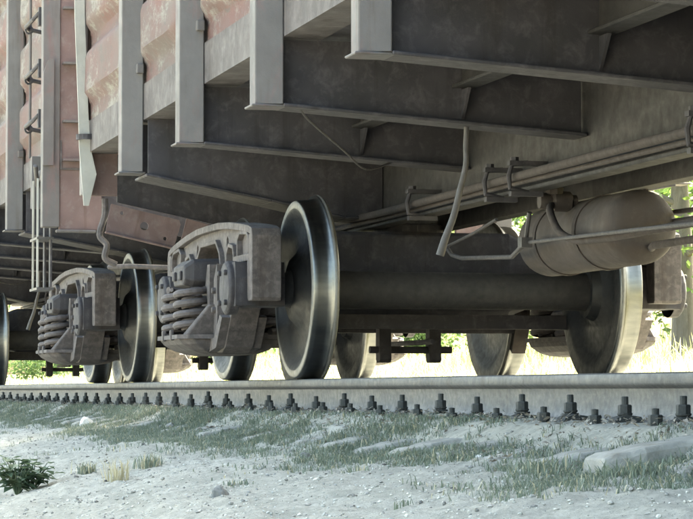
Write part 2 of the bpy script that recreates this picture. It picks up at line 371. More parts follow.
# ------------------------------------------------------------------ bogies
def make_bogie():
    root = empty('bogie', (0, 0, 0))
    WR = .45
    # wheel profile, measured outwards from the back face
    prof = [(-.03, .088), (-.03, .13), (.015, .15), (.04, .20), (.045, .28), (.028, .335), (.004, .372), (0, .40), (0, .462), (.006, .473), (.016, .478), (.026, .475), (.033, .466), (.042, .456), (.06, .4515),
            (.1, .449), (.12, .4475), (.127, .444), (.13, .438), (.13, .408), (.126, .398), (.118, .378), (.095, .345), (.08, .30), (.082, .24), (.105, .19), (.14, .155), (.15, .13), (.15, .088)]
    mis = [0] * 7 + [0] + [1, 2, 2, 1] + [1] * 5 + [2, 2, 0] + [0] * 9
    wm = MB(); wm.lathe(prof, 72, 'y', (0, .72, 0), mis, closed=True)
    wmesh = wm.mesh('wheel', ['web', 'tread', 'ring'], True)
    ax = MB(); ax.lathe([(-1.13, 0), (-1.13, .06), (-.93, .065), (-.9, .08), (-.87, .098), (-.69, .098), (-.64, .097), (-.3, .094), (.3, .094), (.64, .097), (.69, .098), (.87, .098), (.9, .08), (.93, .065), (1.13, .06), (1.13, 0)], 28, 'y')
    amesh = ax.mesh('axle', 'axle', True)
    for sx in (1, -1):
        we = MB(); we.lathe([(-.16, .1), (-.16, .115), (.16, .115), (.16, .1)], 24, 'y')
        ws = empty('wheelset', (sx * .925, 0, WR)); ws.parent = root
        link('axle', amesh, ws)
        link('wheel', wmesh, ws); link('wheel', wmesh, ws, rot=(0, 0, math.pi))
    # cast side frames
    hr = [(0, .822), (.3, .82), (.6, .805), (.9, .78), (1.1, .76), (1.18, .742), (1.2, .705), (1.2, .40), (1.19, .385), (1.10, .385), (1.085, .40), (1.08, .585), (.77, .585), (.765, .395), (.745, .37), (.70, .352), (.60, .24), (.52, .165), (.44, .14)]
    outer = hr + [(-a, b) for a, b in hr[::-1][:-1]]
    cen = [(-.345, .262), (-.30, .235), (.30, .235), (.345, .262), (.345, .58), (.30, .66), (.20, .72), (-.20, .72), (-.30, .66), (-.345, .58)]
    win = [(.475, .31), (.50, .275), (.545, .285), (.665, .41), (.69, .45), (.69, .62), (.665, .665), (.56, .68), (.50, .64)]
    slot = [(.40, .62), (.44, .62), (.45, .65), (.45, .725), (.42, .745), (.395, .725)]
    eye = [(.80, .655), (.98, .655), (1.02, .68), (.98, .71), (.80, .71), (.77, .68)]
    mir = lambda l: [(-a, b) for a, b in l[::-1]]
    holes = [cen, win, mir(win), slot, mir(slot)]
    for sy in (-1, 1):
        y0 = sy * 1.045
        f = MB(); f.plate([(a * .996, .46 + (b - .46) * .99) for a, b in outer], holes, -.042, .042)
        f.rim(outer, .036, -.074, .074)
        for h in holes[:3]:
            hh = [Vector(p) for p in h]; c = sum(hh, Vector((0, 0))) / len(hh)
            big = [tuple(c + (p - c) * 1.0 + (p - c).normalized() * .02) for p in hh]
            f.rim(big, .0205, -.068, .068)
        # ribs, bosses and the closed box nose of the casting
        for s2 in (1, -1):
            f.box(*sorted((s2 * 1.105, s2 * 1.178)), -.0725, .0725, .41, .715)
            f.rim([(s2 * .80, .60), (s2 * 1.06, .60), (s2 * 1.095, .64), (s2 * 1.09, .70), (s2 * 1.04, .735), (s2 * .86, .745), (s2 * .79, .71)], .018, -.071, .071)
            f.plate([(s2 * .36, .24), (s2 * .45, .2), (s2 * .47, .33), (s2 * .455, .60), (s2 * .372, .52)], [], -.105, .105)
            f.plate([(s2 * .30, .1425), (s2 * .50, .163), (s2 * .66, .315), (s2 * .60, .33), (s2 * .44, .215), (s2 * .28, .21)], [], -.118, .118)
            for zz in (.36, .46):
                f.lathe([(-.125, 0), (-.125, .016), (-.1, .018), (-.1, .03), (-.05, .03)], 8, 'y', (s2 * .415, 0, zz)) if sy < 0 else f.lathe([(.125, 0), (.125, .016), (.1, .018), (.1, .03), (.05, .03)], 8, 'y', (s2 * .415, 0, zz))
        fr = part('side_frame', f, 'cast', root, (0, y0, 0), bev=.007)
        # spring seat shelf under the spring nest
        sh = MB(); sh.plate([(-.36, -.24), (-.30, -.285), (.30, -.285), (.36, -.24), (.39, -.1), (.39, .1), (.36, .27), (-.36, .27), (-.39, .1), (-.39, -.1)], [], .212, .234, 'xy')
        lv = [(.2135, .355, .275, .255), (.185, .35, .25, .24), (.155, .33, .20, .20), (.135, .29, .14, .15), (.128, .22, .09, .10)]
        rings = []
        for z, hx, yo, yi in lv: rings.append([(-hx, -yo * .75, z), (-hx * .8, -yo, z), (hx * .8, -yo, z), (hx, -yo * .75, z), (hx, yi, z), (-hx, yi, z)])
        o6 = len(sh.v); sh.v += [p for r_ in rings for p in r_]
        for a in range(len(rings) - 1):
            for k in range(6): sh.f.append((o6 + a * 6 + k, o6 + a * 6 + (k + 1) % 6, o6 + a * 6 + 6 + (k + 1) % 6, o6 + a * 6 + 6 + k)); sh.m.append(0)
        sh.f += [tuple(o6 + k for k in range(6)), tuple(o6 + (len(rings) - 1) * 6 + k for k in range(6))]; sh.m += [0, 0]
        for s2 in (-1, 1):   # flared horns where the seat runs up into the columns
            sh.hexa([(s2 * .30, -.27, .22), (s2 * .345, -.25, .22), (s2 * .345, -.05, .22), (s2 * .30, -.05, .22)], [(s2 * .37, -.14, .39), (s2 * .40, -.13, .39), (s2 * .40, -.05, .39), (s2 * .37, -.05, .39)])
        for q in (-.12, .12): sh.box(q - .02, q + .02, -.292, -.27, .205, .262)
        part('spring_seat', sh, 'cast', root, (0, y0, 0), rot=(0, 0, 0 if sy < 0 else math.pi), bev=.008)
        # seven double coil springs
        for (dx, dy) in [(-.18, -.185), (.18, -.185), (-.205, 0), (0, 0), (.205, 0), (-.19, .19), (.19, .19)]:
            if 'spring' not in bpy.data.meshes:
                sp = MB()
                for (rad, wire, turns, ph) in ((.082, .0195, 4.3, 0), (.046, .011, 6.2, 1)):
                    n = int(turns * 16)
                    sp.tube([(rad * math.cos(2 * math.pi * turns * i / n + ph), rad * math.sin(2 * math.pi * turns * i / n + ph), .25 + .235 * i / n) for i in range(n + 1)], wire, 8)
                smesh = sp.mesh('spring', 'spring', True)
            o = link('spring', bpy.data.meshes['spring'], root, (dx, y0 + dy * (1 if sy < 0 else -1), 0), (0, 0, random.uniform(0, 6)))
        # axle boxes in the jaws
        for sx in (1, -1):
            b = MB(); b.plate([(-.145, .36), (.145, .36), (.15, .50), (.13, .58), (-.13, .58), (-.15, .50)], [], -.13, .12)
            c0 = -1 if sy < 0 else 1
            b.lathe([(c0 * .10, .135), (c0 * .15, .135), (c0 * .16, .12), (c0 * .165, .06), (c0 * .165, 0)], 20, 'y', (0, 0, .455))
            for a in range(4):
                t = a * math.pi / 2 + math.pi / 4
                b.lathe([(c0 * .15, .016), (c0 * .178, .016), (c0 * .178, 0)], 6, 'y', (.105 * math.cos(t), 0, .455 + .105 * math.sin(t)))
            part('axle_box', b, 'under', root, (sx * .925, y0, 0), bev=.006)
        # friction wedges
        for sx in (1, -1):
            w = MB(); w.plate([(sx * .335, .36), (sx * .335, .60), (sx * .27, .60), (sx * .215, .49), (sx * .24, .49), (sx * .28, .38)], [], -.10, .10)
            part('friction_wedge', w, 'cast', root, (0, y0 - sy * -.02, 0), bev=.006)
    # bolster
    bo = MB(); secs = [(-1.27, .50, .60, .17), (-1.22, .49, .635, .19), (-.86, .49, .645, .195), (-.66, .40, .72, .21), (-.5, .34, .79, .24), (.5, .34, .79, .24), (.66, .40, .72, .21), (.86, .49, .645, .195), (1.22, .49, .635, .19), (1.27, .50, .60, .17)]
    for y, zb, zt, w in secs: bo.v += [(-w * .8, y, zb), (w * .8, y, zb), (w, y, zb + .03), (w, y, zt - .02), (w * .9, y, zt), (-w * .9, y, zt), (-w, y, zt - .02), (-w, y, zb + .03)]
    for i in range(len(secs) - 1):
        for k in range(8): bo.f.append((i * 8 + k, i * 8 + (k + 1) % 8, i * 8 + 8 + (k + 1) % 8, i * 8 + 8 + k)); bo.m.append(0)
    bo.f += [tuple(range(8)), tuple(len(bo.v) - 8 + k for k in range(8))]; bo.m += [0, 0]
    bo.lathe([(.78, .19), (.84, .19), (.84, .16), (.81, .15), (.81, 0)], 28, 'z')
    for s2 in (-1, 1): bo.box(-.11, .11, s2 * .762 - .09, s2 * .762 + .09, .645, .735)
    for s2 in (-1, 1):
        for sx in (-1, 1): bo.box(*sorted((sx * .05, sx * .12)), *sorted((s2 * 1.268, s2 * 1.285)), .525, .575)
    part('bolster', bo, 'under', root, bev=.01)
    # brake beams with shoes, hangers and levers
    for sx in (1, -1):
        bb = MB()
        bb.hexa([(sx * .47, -.78, .265), (sx * .54, -.78, .265), (sx * .54, -.78, .34), (sx * .47, -.78, .34)], [(sx * .47, .78, .265), (sx * .54, .78, .265), (sx * .54, .78, .34), (sx * .47, .78, .34)])
        for s2 in (-1, 1): bb.tube([(sx * .5, s2 * .76, .315), (sx * .28, 0, .315)], .022, 8)
        bb.box(*sorted((sx * .26, sx * .50)), -.03, .03, .285, .345)
        part('brake_beam', bb, 'under', root, bev=.005)
        for s2 in (-1, 1):
            sh = MB(); pts = []
            for k in range(7):
                t = R(-32 + k * 9.5) - R(4); pts.append((sx * (.925 - .453 * math.cos(t)), WR + .453 * math.sin(t)))
            outp = [(sx * (.925 - .505 * math.cos(R(-36 + k * 9.5))), WR + .505 * math.sin(R(-36 + k * 9.5))) for k in range(7)]
            sh.plate(pts + outp[::-1], [], s2 * .785 - .04, s2 * .785 + .04)
            part('brake_shoe', sh, 'rust', root)
            hg = MB(); hg.tube([(sx * .43, s2 * .785, .42), (sx * .40, s2 * .80, .62)], .014, 8); part('brake_hanger', hg, 'under', root)
    for yy in (-.13, .15):
        lv = MB(); lv.plate([(-.035, .34), (.04, .34), (.045, .17), (.05, .11), (.03, .092), (.012, .104), (-.01, .092), (-.035, .11), (-.04, .17)], [], yy - .045, yy + .02)
        lv.tube([(-.005, yy - .075, .163), (-.005, yy + .05, .163)], .014, 8)
        part('brake_lever', lv, 'under', root, bev=.004)
    rd = MB(); rd.tube([(0, -.22, .163), (0, .24, .163)], .02, 10); rd.tube([(-.45, .01, .2), (.45, .01, .2)], .014, 8)
    part('brake_rod', rd, 'under', root)
    return root
BX = -14.116; YC = .798
bogie = make_bogie()
GB = 'bogies under the goods wagons'
spots = [(0, 'freight bogie with coil springs and the large wheel nearest the camera'),
         (-5.27, 'freight bogie with coil springs standing just left of the nearest bogie'),
         (-5.27 - 8.65, 'freight bogie cut off by the left edge of the picture'),
         (8.65, 'freight bogie under the near end of the closer wagon')]
for i, (dx, lb) in enumerate(spots):
    b = bogie if i == 0 else copy_tree(bogie)
    b.location = (BX + dx, YC, 0); tag(b, lb, 'bogie', GB)

# ------------------------------------------------------------------ gondola wagons
HL = 6.375; PX = [-4.325, -2.595, -.865, .865, 2.595, 4.325]
def swage_sheet(x0, x1, sy):
    """side sheet with pressed-out horizontal swages, y measured from the track centre"""
    mb = MB(); nx, nz = 14, 60; z0, z1 = 1.55, 3.32
    def prof(z):
        t = ((z - 1.64) % .42) / .42
        e = lambda a, b, q: max(0, min(1, (q - a) / (b - a)))
        s = lambda q: q * q * (3 - 2 * q)
        return s(e(0.04, .22, t)) * (1 - s(e(.72, .92, t))) if z > 1.64 else 0
    for i in range(nx + 1):
        u = i / nx; x = x0 + (x1 - x0) * u; d = min(x - x0, x1 - x); ed = max(0, min(1, (d - .03) / .14)); ed = ed * ed * (3 - 2 * ed)
        for j in range(nz + 1):
            z = z0 + (z1 - z0) * j / nz
            dent = noise.fractal(Vector((x * 2.2 + sy * 9, z * 2.4, 5)), 1, 2, 3) * .008
            mb.v.append((x, sy * (1.458 + .058 * prof(z) * ed + dent * ed), z))
    for i in range(nx):
        for j in range(nz):
            mb.f.append((i * (nz + 1) + j, (i + 1) * (nz + 1) + j, (i + 1) * (nz + 1) + j + 1, i * (nz + 1) + j + 1)); mb.m.append(0)
    # inner skin so the sheet has thickness
    n = len(mb.v); mb.v += [(x, sy * 1.44, z) for x in (x0, x1) for z in (z0, z1)]
    mb.f.append((n, n + 1, n + 3, n + 2)); mb.m.append(0)
    return mb

def make_wagon():
    w = empty('gondola_wagon', (0, 0, 0))
    # floor
    part('floor', MB().box(-HL + .03, HL - .03, -1.43, 1.43, 1.385, 1.41), 'under', w)
    ends = [-HL + .06] + PX + [HL - .06]
    for sy in (-1, 1):
        for a, b in zip(ends, ends[1:]): part('side_sheet', swage_sheet(a, b, sy), 'side', w, smooth=True)
        bc = MB(); bc.plate([(sy * 1.462, 1.386), (sy * 1.30, 1.386), (sy * 1.30, 1.374), (sy * 1.474, 1.374), (sy * 1.474, 1.565), (sy * 1.462, 1.565)], [], -HL, HL, 'yz'); part('bottom_chord', bc, 'chord', w)
        tcd = MB(); tcd.plate([(sy * 1.42, 3.3), (sy * 1.53, 3.3), (sy * 1.55, 3.34), (sy * 1.55, 3.42), (sy * 1.42, 3.42)], [], -HL, HL, 'yz'); part('top_chord', tcd, 'side', w, bev=.01)
        for k, x in enumerate(PX):
            # pressed hat-section post, deeper at its foot, closed by a lip at the bottom
            p = MB(); o, i_ = sy * 1.588, sy * 1.4765
            p.plate([(x - .085, i_), (x - .055, o), (x + .055, o), (x + .085, i_)], [], 1.10, 3.32, 'xy')
            p.box(x - .075, x + .075, *sorted((sy * 1.606, sy * 1.46)), 1.088, 1.0985)
            for zz in (1.62,): p.box(x + .06, x + .11, *sorted((sy * 1.477, sy * 1.515)), zz, zz + .05)
            part('side_post', p, 'post', w, bev=.012)
        # corner posts
        for sx in (-1, 1):
            near = sx > 0; yo = 1.588 if near else 1.512; zb = 1.0 if near else 1.12
            p = MB(); p.box(*sorted((sx * (HL - .10), sx * (HL + .005))), *sorted((sy * 1.4765, sy * yo)), zb, 3.36)
            if near:
                p.plate([(sy * 1.52, 1.40), (sy * 1.588, 1.40), (sy * 1.588, 2.0), (sy * 1.555, 2.09), (sy * 1.52, 2.09)], [], *sorted((sx * (HL + .0055), sx * (HL + .03))), 'yz')
                p.box(*sorted((sx * (HL - .02), sx * (HL + .03))), *sorted((sy * 1.24, sy * 1.50)), .965, .984)
            cpo = part('corner_post', p, 'post', w, bev=.006)
            cpl = MB(); cpl.box(*sorted((sx * (HL - .055), sx * (HL - .01))), *sorted((sy * 1.20, sy * 1.4755)), .985 if near else 1.12, 3.36)
            part('corner_plate', cpl, 'pinkplate', cpo, bev=.004)
            if near:
                for zz in (1.43, 1.68, 2.06, 2.42): part('ledge', MB().box(*sorted((sx * (HL - .009), sx * (HL + .05))), *sorted((sy * 1.26, sy * 1.46)), zz, zz + .014), 'post', cpo)
    # end walls
    for sx in (-1, 1):
        ew = MB(); ew.box(*sorted((sx * (HL - .085), sx * (HL - .06))), -1.44, 1.44, 1.412, 3.40)
        for zz in (1.75, 2.25, 2.8): ew.box(*sorted((sx * (HL - .062), sx * (HL - .012))), -1.295, 1.295, zz, zz + .12)
        part('end_wall', ew, 'pinkplate', w, bev=.01)
        eb = MB(); eb.plate([(-1.29, 1.37), (1.29, 1.37), (1.29, 1.08), (.42, .90), (.23, .90), (.23, 1.02), (-.23, 1.02), (-.23, .90), (-.42, .90), (-1.29, 1.08)], [], *sorted((sx * (HL - .04), sx * (HL - .056))), 'yz'); eb.box(*sorted((sx * (HL - .16), sx * (HL - .056))), -1.28, 1.28, 1.30, 1.372)
        part('end_beam', eb, 'under', w, bev=.006)
        cp = MB(); cp.box(*sorted((sx * (HL - .8), sx * (HL + .2))), -.065, .065, .99, 1.15)
        cp.plate([(sx * (HL + .19), -.10), (sx * (HL + .30), -.19), (sx * (HL + .50), -.21), (sx * (HL + .60), -.14), (sx * (HL + .47), -.05), (sx * (HL + .46), .06), (sx * (HL + .56), .12), (sx * (HL + .58), .2), (sx * (HL + .42), .23), (sx * (HL + .27), .17), (sx * (HL + .19), .1)], [], .90, 1.22, 'xy')
        part('coupler', cp, 'cast', w, bev=.015)
    # underframe
    for k, x in enumerate(PX):
        bol = k in (0, 5)
        zo, zi = (1.085, .875) if bol else (1.105, 1.012)
        cb = MB(); hw = .012 if not bol else .14
        for sy in (-1, 1):
            if bol:
                for xx in (-hw, hw): cb.plate([(sy * 1.46, 1.37), (sy * 1.46, zo), (sy * .8, .96), (sy * .40, zi), (sy * .185, zi), (sy * .185, 1.37)], [], x + xx - .007, x + xx + .007, 'yz')
            else:
                cb.plate([(sy * 1.46, 1.37), (sy * 1.46, zo), (sy * .185, zi), (sy * .185, 1.37)], [], x - .006, x + .006, 'yz')
            fw = .09 if not bol else .19
            pts = [(1.475, zo), (.185, zi)] if not bol else [(1.475, zo), (.8, .96), (.40, zi), (.185, zi)]
            for (ya, za), (yb, zb) in zip(pts, pts[1:]):
                cb.hexa([(x - fw, sy * ya, za - .002), (x + fw, sy * ya, za - .002), (x + fw, sy * ya, za - .016), (x - fw, sy * ya, za - .016)], [(x - fw, sy * yb, zb - .002), (x + fw, sy * yb, zb - .002), (x + fw, sy * yb, zb - .016), (x - fw, sy * yb, zb - .016)])
            # gusset under the stringer, on the camera-facing side
            if not bol:
                for sg in (1, -1): cb.plate([(x + sg * .007, 1.185), (x + sg * .11, 1.185), (x + sg * .007, 1.06)], [], sy * .70 - .006, sy * .70 + .006, 'xz')
        part('bolster_beam' if bol else 'crossbearer', cb, 'under', w, bev=.004, seg=1)
    for sy in (-1, 1):
        for a, b in zip(PX, PX[1:]):
            s = MB(); a2, b2 = a + (.15 if a == PX[0] else .013), b - (.15 if b == PX[-1] else .013)
            s.box(a2, b2, sy * .70 - .007, sy * .70 + .007, 1.205, 1.37); s.box(a2, b2, sy * .70 - .05, sy * .70 + .05, 1.190, 1.2035)
            part('floor_stringer', s, 'sill', w, bev=.003, seg=1)
    cs = MB()
    for sy in (-1, 1):
        cs.plate([(sy * .160, 1.37), (sy * .178, 1.37), (sy * .178, .834), (sy * .255, .834), (sy * .255, .815), (sy * .160, .815)], [], -HL + .06, HL - .06, 'yz')
    cs.box(-HL + .06, HL - .06, -.158, .158, 1.34, 1.37)
    part('centre_sill', cs, 'sill', w, bev=.004, seg=1)
    # brake pipe along the near flange of the sill, with clamps
    bp = MB(); bp.tube([(-HL + .1, -.30, .90), (-4.9, -.30, .88), (-3.9, -.31, .865), (0, -.31, .875), (5, -.31, .87), (HL, -.33, .93)], .019, 10)
    bp.tube([(-5.6, -.285, .845), (-3.6, -.275, .842), (-1.5, -.28, .85), (2.0, -.28, .842), (5.5, -.28, .845)], .011, 8)
    pipe = part('brake_pipe', bp, 'rust', w, smooth=True)
    for cx in (-3.05, -1.72, -1.35, .8, 2.9):
        c = MB(); c.tube([(cx, -.262, .93), (cx, -.335, .925), (cx, -.35, .875), (cx, -.345, .82), (cx, -.262, .80)], .012, 8); c.box(cx - .022, cx + .022, -.352, -.18, .918, .938); c.lathe([(.93, .02), (.955, .02), (.955, 0)], 6, 'z', (cx, -.325, 0)); c.box(cx - .02, cx + .02, -.345, -.20, .785, .805)
        part('pipe_clamp', c, 'under', pipe)
    # air reservoir slung below the sill
    rv = MB(); L = 1.36; r = .158; x0 = -2.10
    rv.lathe([(x0, 0), (x0 + .01, .08), (x0 + .025, .12), (x0 + .045, r - .014), (x0 + .07, r - .003), (x0 + .09, r), (x0 + L - .09, r), (x0 + L - .07, r - .003), (x0 + L - .045, r - .014), (x0 + L - .025, .12), (x0 + L - .01, .08), (x0 + L, 0)], 36, 'x', (0, .06, .625))
    res = part('air_reservoir', rv, 'tank', w, smooth=True)
    for bx in (-1.78, -1.22):
        b = MB(); b.lathe([(bx - .02, r + .001), (bx - .02, r + .006), (bx + .02, r + .006), (bx + .02, r + .001)], 36, 'x', (0, .06, .625)); b.box(bx - .02, bx + .02, .225, .235, .62, .83)
        part('strap', b, 'rust', res)
    ft = MB(); ft.lathe([(-.30, 0), (-.30, .032), (-.27, .038), (-.245, .03), (-.235, .045), (-.16, .045), (-.15, .03), (-.13, .03)], 14, 'y', (-1.42, .06 + .05, .77)); ft.lathe([(.75, .028), (.80, .028), (.80, .042), (.83, .042), (.83, 0)], 8, 'z', (-1.42, -.12, 0))
    part('valve', ft, 'tank', res, smooth=True)
    pp = MB(); pp.tube(curve([(-1.42, -.13, .76), (-1.33, -.17, .72), (-1.2, -.175, .63), (-1.05, -.165, .585), (-.85, -.15, .57), (0, -.14, .57), (3.6, -.14, .6)]), .017, 10)
    pp.tube([(-1.1, .20, .52), (-.8, .10, .535), (-.5, .0, .53), (3.2, -.02, .53)], .016, 10)
    pp.tube([(-1.2, .24, .70), (-.3, .24, .685), (2.9, .22, .66)], .011, 8)
    pp.tube([(-1.2, .20, .655), (-.3, .19, .645), (2.9, .18, .63)], .010, 8)
    part('air_pipe', pp, 'rust', w, smooth=True)
    rd = MB(); rd.tube([(-1.684, -0.178, 0.601), (-0.122, -0.198, 0.571), (.5, -.19, .558), (2.4, -.19, .52)], .0085, 8)
    rd.tube([(-2.994, -0.178, 0.671), (-2.851, -0.178, 0.604), (-2.676, -0.178, 0.581), (-1.865, -0.178, 0.547), (-1.655, -0.178, 0.603), (-1.626, -0.178, 0.677), (-1.596, -0.178, 0.733)], .011, 8)
    rd.tube([(-2.922, -0.178, 0.652), (-2.472, -0.178, 0.69), (-2.098, -0.178, 0.733)], .0075, 8)
    rd.box(-1.656, -1.596, -.215, -.165, 0.577, 0.622)
    part('brake_rod', rd, 'pipe', w, smooth=True)
    bc = MB(); bc.lathe([(3.25, 0), (3.25, .14), (3.2, .155), (2.86, .155), (2.82, .12), (2.72, .05), (2.66, .03), (2.66, 0)], 28, 'x', (0, .12, .66)); bc.box(2.9, 3.2, .05, .19, .80, .83)
    part('brake_cylinder', bc, 'under', w, smooth=True)
    # bent hose hanging from a crossbearer
    hp = curve([(-.845, -.688, 1.03), (-.85, -.69, .95), (-.845, -.692, .87), (-.86, -.715, .76), (-.88, -.735, .66), (-.90, -.765, .57), (-.91, -.785, .50)], 4)
    hs = MB(); hs.tube(hp, [0.011 + .007 * (k / (len(hp) - 1)) ** 1.6 for k in range(len(hp))], 10)
    part('hose', hs, 'pipe', w, smooth=True)
    cb = MB(); cb.tube(curve([(-.83, -1.40, 1.09), (-.95, -1.33, 1.05), (-1.5, -1.05, .98), (-2.3, -.75, .97), (-2.58, -.55, 1.03)]), .005, 6); part('cable', cb, 'pipe', w, smooth=True)
    # handrail ladder and stirrup step at the corner
    for sx, sy in ((1, -1), (-1, 1)):
        ld = MB(); xa, xb = sx * 5.72, sx * 6.21
        ld.tube([(xa, sy * 1.59, 1.50), (xa, sy * 1.59, 3.2)], .009, 6)
        lad = part('ladder', ld, 'post', w)
        for zz in (1.70, 2.03, 2.37, 2.71, 3.05):
            rg = MB(); rg.tube([(xa, sy * 1.50, zz - .02), (xa, sy * 1.60, zz), (xa + sx * .04, sy * 1.625, zz + .01), (xb - sx * .05, sy * 1.625, zz + .01), (xb, sy * 1.60, zz + .04), (xb, sy * 1.50, zz + .04)], .014, 8)
            rg.box(*sorted((xb - sx * .03, xb + sx * .03)), *sorted((sy * 1.475, sy * 1.60)), zz - .04, zz + .08); rg.lathe([(xa - .012, .03), (xa + .012, .03), (xa + .012, .018), (xa - .012, .018)], 10, 'x', (0, sy * 1.60, zz - .005), closed=True)
            part('rung', rg, 'under', lad, smooth=True)
        br = MB(); br.box(*sorted((sx * 5.85, sx * 6.2)), *sorted((sy * 1.50, sy * 1.56)), 1.33, 1.40); br.box(*sorted((sx * 5.85, sx * 5.90)), *sorted((sy * 1.50, sy * 1.60)), 1.15, 1.5); br.tube([(sx * 5.9, sy * 1.56, 1.3), (sx * 6.1, sy * 1.6, 1.42)], .016, 8)
        part('ladder_bracket', br, 'post', w, bev=.006)
        stp = MB(); stp.box(*sorted((sx * 6.13, sx * 6.20)), *sorted((sy * 1.50, sy * 1.512)), .62, 1.40); stp.box(*sorted((sx * 5.83, sx * 5.90)), *sorted((sy * 1.50, sy * 1.512)), .62, 1.40)
        st = part('stirrup_step', stp, 'under', w)
        for zz in (.60, .93):
            part('step_tread', MB().box(*sorted((sx * 5.83, sx * 6.205)), *sorted((sy * 1.49, sy * 1.60)), zz, zz + .016), 'pipe', st)
        for xx in (6.135, 5.9): part('step_edge', MB().box(*sorted((sx * (xx + .06), sx * (xx + .045))), *sorted((sy * 1.588, sy * 1.60)), .617, 1.33), 'white_strip', st)
    # end corner of the other side: pale riveted strip, slanted bracket plates and uncoupling lever
    stp = MB(); pts = [(1.545, 3.3), (1.54, 2.2), (1.515, 1.6), (1.505, 1.40), (1.48, 1.24), (1.495, 1.05)]; wd = [.030, .030, .030, .034, .046, .015]
    for (ya, za), (yb, zb), wa, wb in zip(pts, pts[1:], wd, wd[1:]):
        stp.hexa([(-6.20, -ya - wa, za), (-6.20, -ya + wa, za), (-6.215, -ya + wa, za), (-6.215, -ya - wa, za)], [(-6.20, -yb - wb, zb), (-6.20, -yb + wb, zb), (-6.215, -yb + wb, zb), (-6.215, -yb - wb, zb)])
    s = part('corner_strip', stp, 'white_strip', w)
    part('strip_bracket', MB().lathe([(-.016, .06), (.016, .06), (.016, .04), (-.016, .04)], 14, 'z', (-6.19, -1.50, 1.46), closed=True), 'under', s)
    circ = lambda cx, cy, r, n=12: [(cx + r * math.cos(2 * math.pi * k / n), cy + r * math.sin(2 * math.pi * k / n)) for k in range(n)]
    bpt = MB(); o = [(-.225, .085), (.20, .085), (.215, .06), (.205, -.08), (.18, -.085), (-.22, -.085), (-.225, -.03)]
    bpt.plate(o, [circ(.0, .0, .026), circ(-.15, .045, .012, 8), circ(.14, -.045, .012, 8)], -.006, .006, 'yz'); bpt.box(-.006, .03, -.225, .20, -.097, -.0855)
    part('bracket_plate', bpt, 'pinkplate', w, (-HL + .12, -1.135, .935), (R(-12.5), 0, 0), bev=.003, seg=1)
    b2 = MB(); b2.plate([(-.02, .08), (.2, .08), (.22, -.02), (.1, -.075), (-.02, -.075)], [], -.006, .006, 'yz')
    part('bracket_plate', b2, 'pinkplate', w, (-HL + .14, -.88, .90), (R(-14), 0, 0))
    ul = MB(); ul.tube(curve([(-HL + .08, -1.37, 1.10), (-HL + .08, -1.37, 1.0), (-HL + .08, -1.40, .88), (-HL + .10, -1.36, .82), (-HL + .1, -1.37, .74), (-HL + .1, -1.30, .70)]), .02, 8)
    ul.tube([(-HL - .2, -1.30, .70), (-HL - .05, -1.20, .70), (-HL + .1, -.9, .685), (-HL + .2, -.6, .68)], .015, 8)
    part('uncoupling_lever', ul, 'cast', w, smooth=True)
    return w
wagon = make_wagon()
wagon.location = (BX + 4.325, YC, 0)
GW = 'coupled goods wagons'
tag(wagon, 'open goods wagon nearest the camera, dark underframe and faded pink ribbed side', 'wagon', GW)
w2 = copy_tree(wagon); w2.location = (BX - 5.27 - 4.325, YC, 0)
tag(w2, 'farther goods wagon at left edge with ladder rungs on its corner', 'wagon', GW)

# ------------------------------------------------------------------ grass, stones and litter beside the rail
def blade(mb, x, y, z, h, wdt, az, lean, mi=0, bend=.5):
    dx, dy = math.cos(az), math.sin(az); px, py = -dy * wdt / 2, dx * wdt / 2
    x1, y1, z1 = x + dx * lean * h * .35, y + dy * lean * h * .35, z + h * .6
    x2, y2, z2 = x + dx * lean * h, y + dy * lean * h, z + h * (1 - bend * lean * .4)
    mb.add([(x - px, y - py, z - .005), (x + px, y + py, z - .005), (x1 + px * .8, y1 + py * .8, z1), (x1 - px * .8, y1 - py * .8, z1), (x2, y2, z2)], [(0, 1, 2, 3), (3, 2, 4)], mi)
rg = random.Random(11)
def patch(x, y, s=1.0): return noise.fractal(Vector((x * .8 * s, y * 2.2 * s, 21)), 1, 2, 3)
g = MB(); cnt = 0
for i in range(46000):
    x = -rg.uniform(4.2, 29); y = rg.triangular(-1.15, -.06, -.38)
    fr = ((-x - 7.585) / .5435) % 1; on = min(fr, 1 - fr) < .19 and y > -.56
    d = patch(x, y) + (.30 if -.62 < y < -.2 else -.10) - (.30 if on else 0) - max(0, -.72 - y) * 1.2
    if d < rg.uniform(-.30, .54): continue
    z = gz(x, y); hh = rg.uniform(.008, .032) * (1.1 if y < -.25 else .7)
    for b in range(rg.randint(4, 8)):
        blade(g, x + rg.gauss(0, .014), y + rg.gauss(0, .014), z, hh * rg.uniform(.6, 1.3), rg.uniform(.002, .0042), rg.uniform(0, 6.28), rg.uniform(.4, 1.7), 1 if rg.random() < .07 else 0)
    cnt += 1
for (tx, ty, th, tn, tsp) in [(-9.4, -.70, .035, 50, .09), (-8.65, -.86, .035, 60, .12), (-8.95, -1.2, .02, 40, .12), (-7.05, -1.12, .03, 22, .06), (-7.35, -.62, .055, 140, .2), (-6.6, -.66, .055, 140, .22), (-12.6, -1.0, .035, 70, .4), (-13.6, -1.2, .03, 60, .5), (-15.5, -1.0, .03, 90, .7), (-9.6, -1.0, .02, 60, .5)]:
    for i in range(tn):
        x = tx + rg.gauss(0, tsp * .4); y = ty + rg.gauss(0, tsp * .22); blade(g, x, y, gz(x, y), th * rg.uniform(.45, 1.1), rg.uniform(.003, .006), rg.uniform(0, 6.28), rg.uniform(.2, .9), 1 if rg.random() < .12 else 0)
def raw(name, mb, mats):
    me = bpy.data.meshes.new(name); me.from_pydata(mb.v, [], mb.f)
    for m in mats: me.materials.append(M[m])
    me.polygons.foreach_set('material_index', mb.m); return link(name, me)
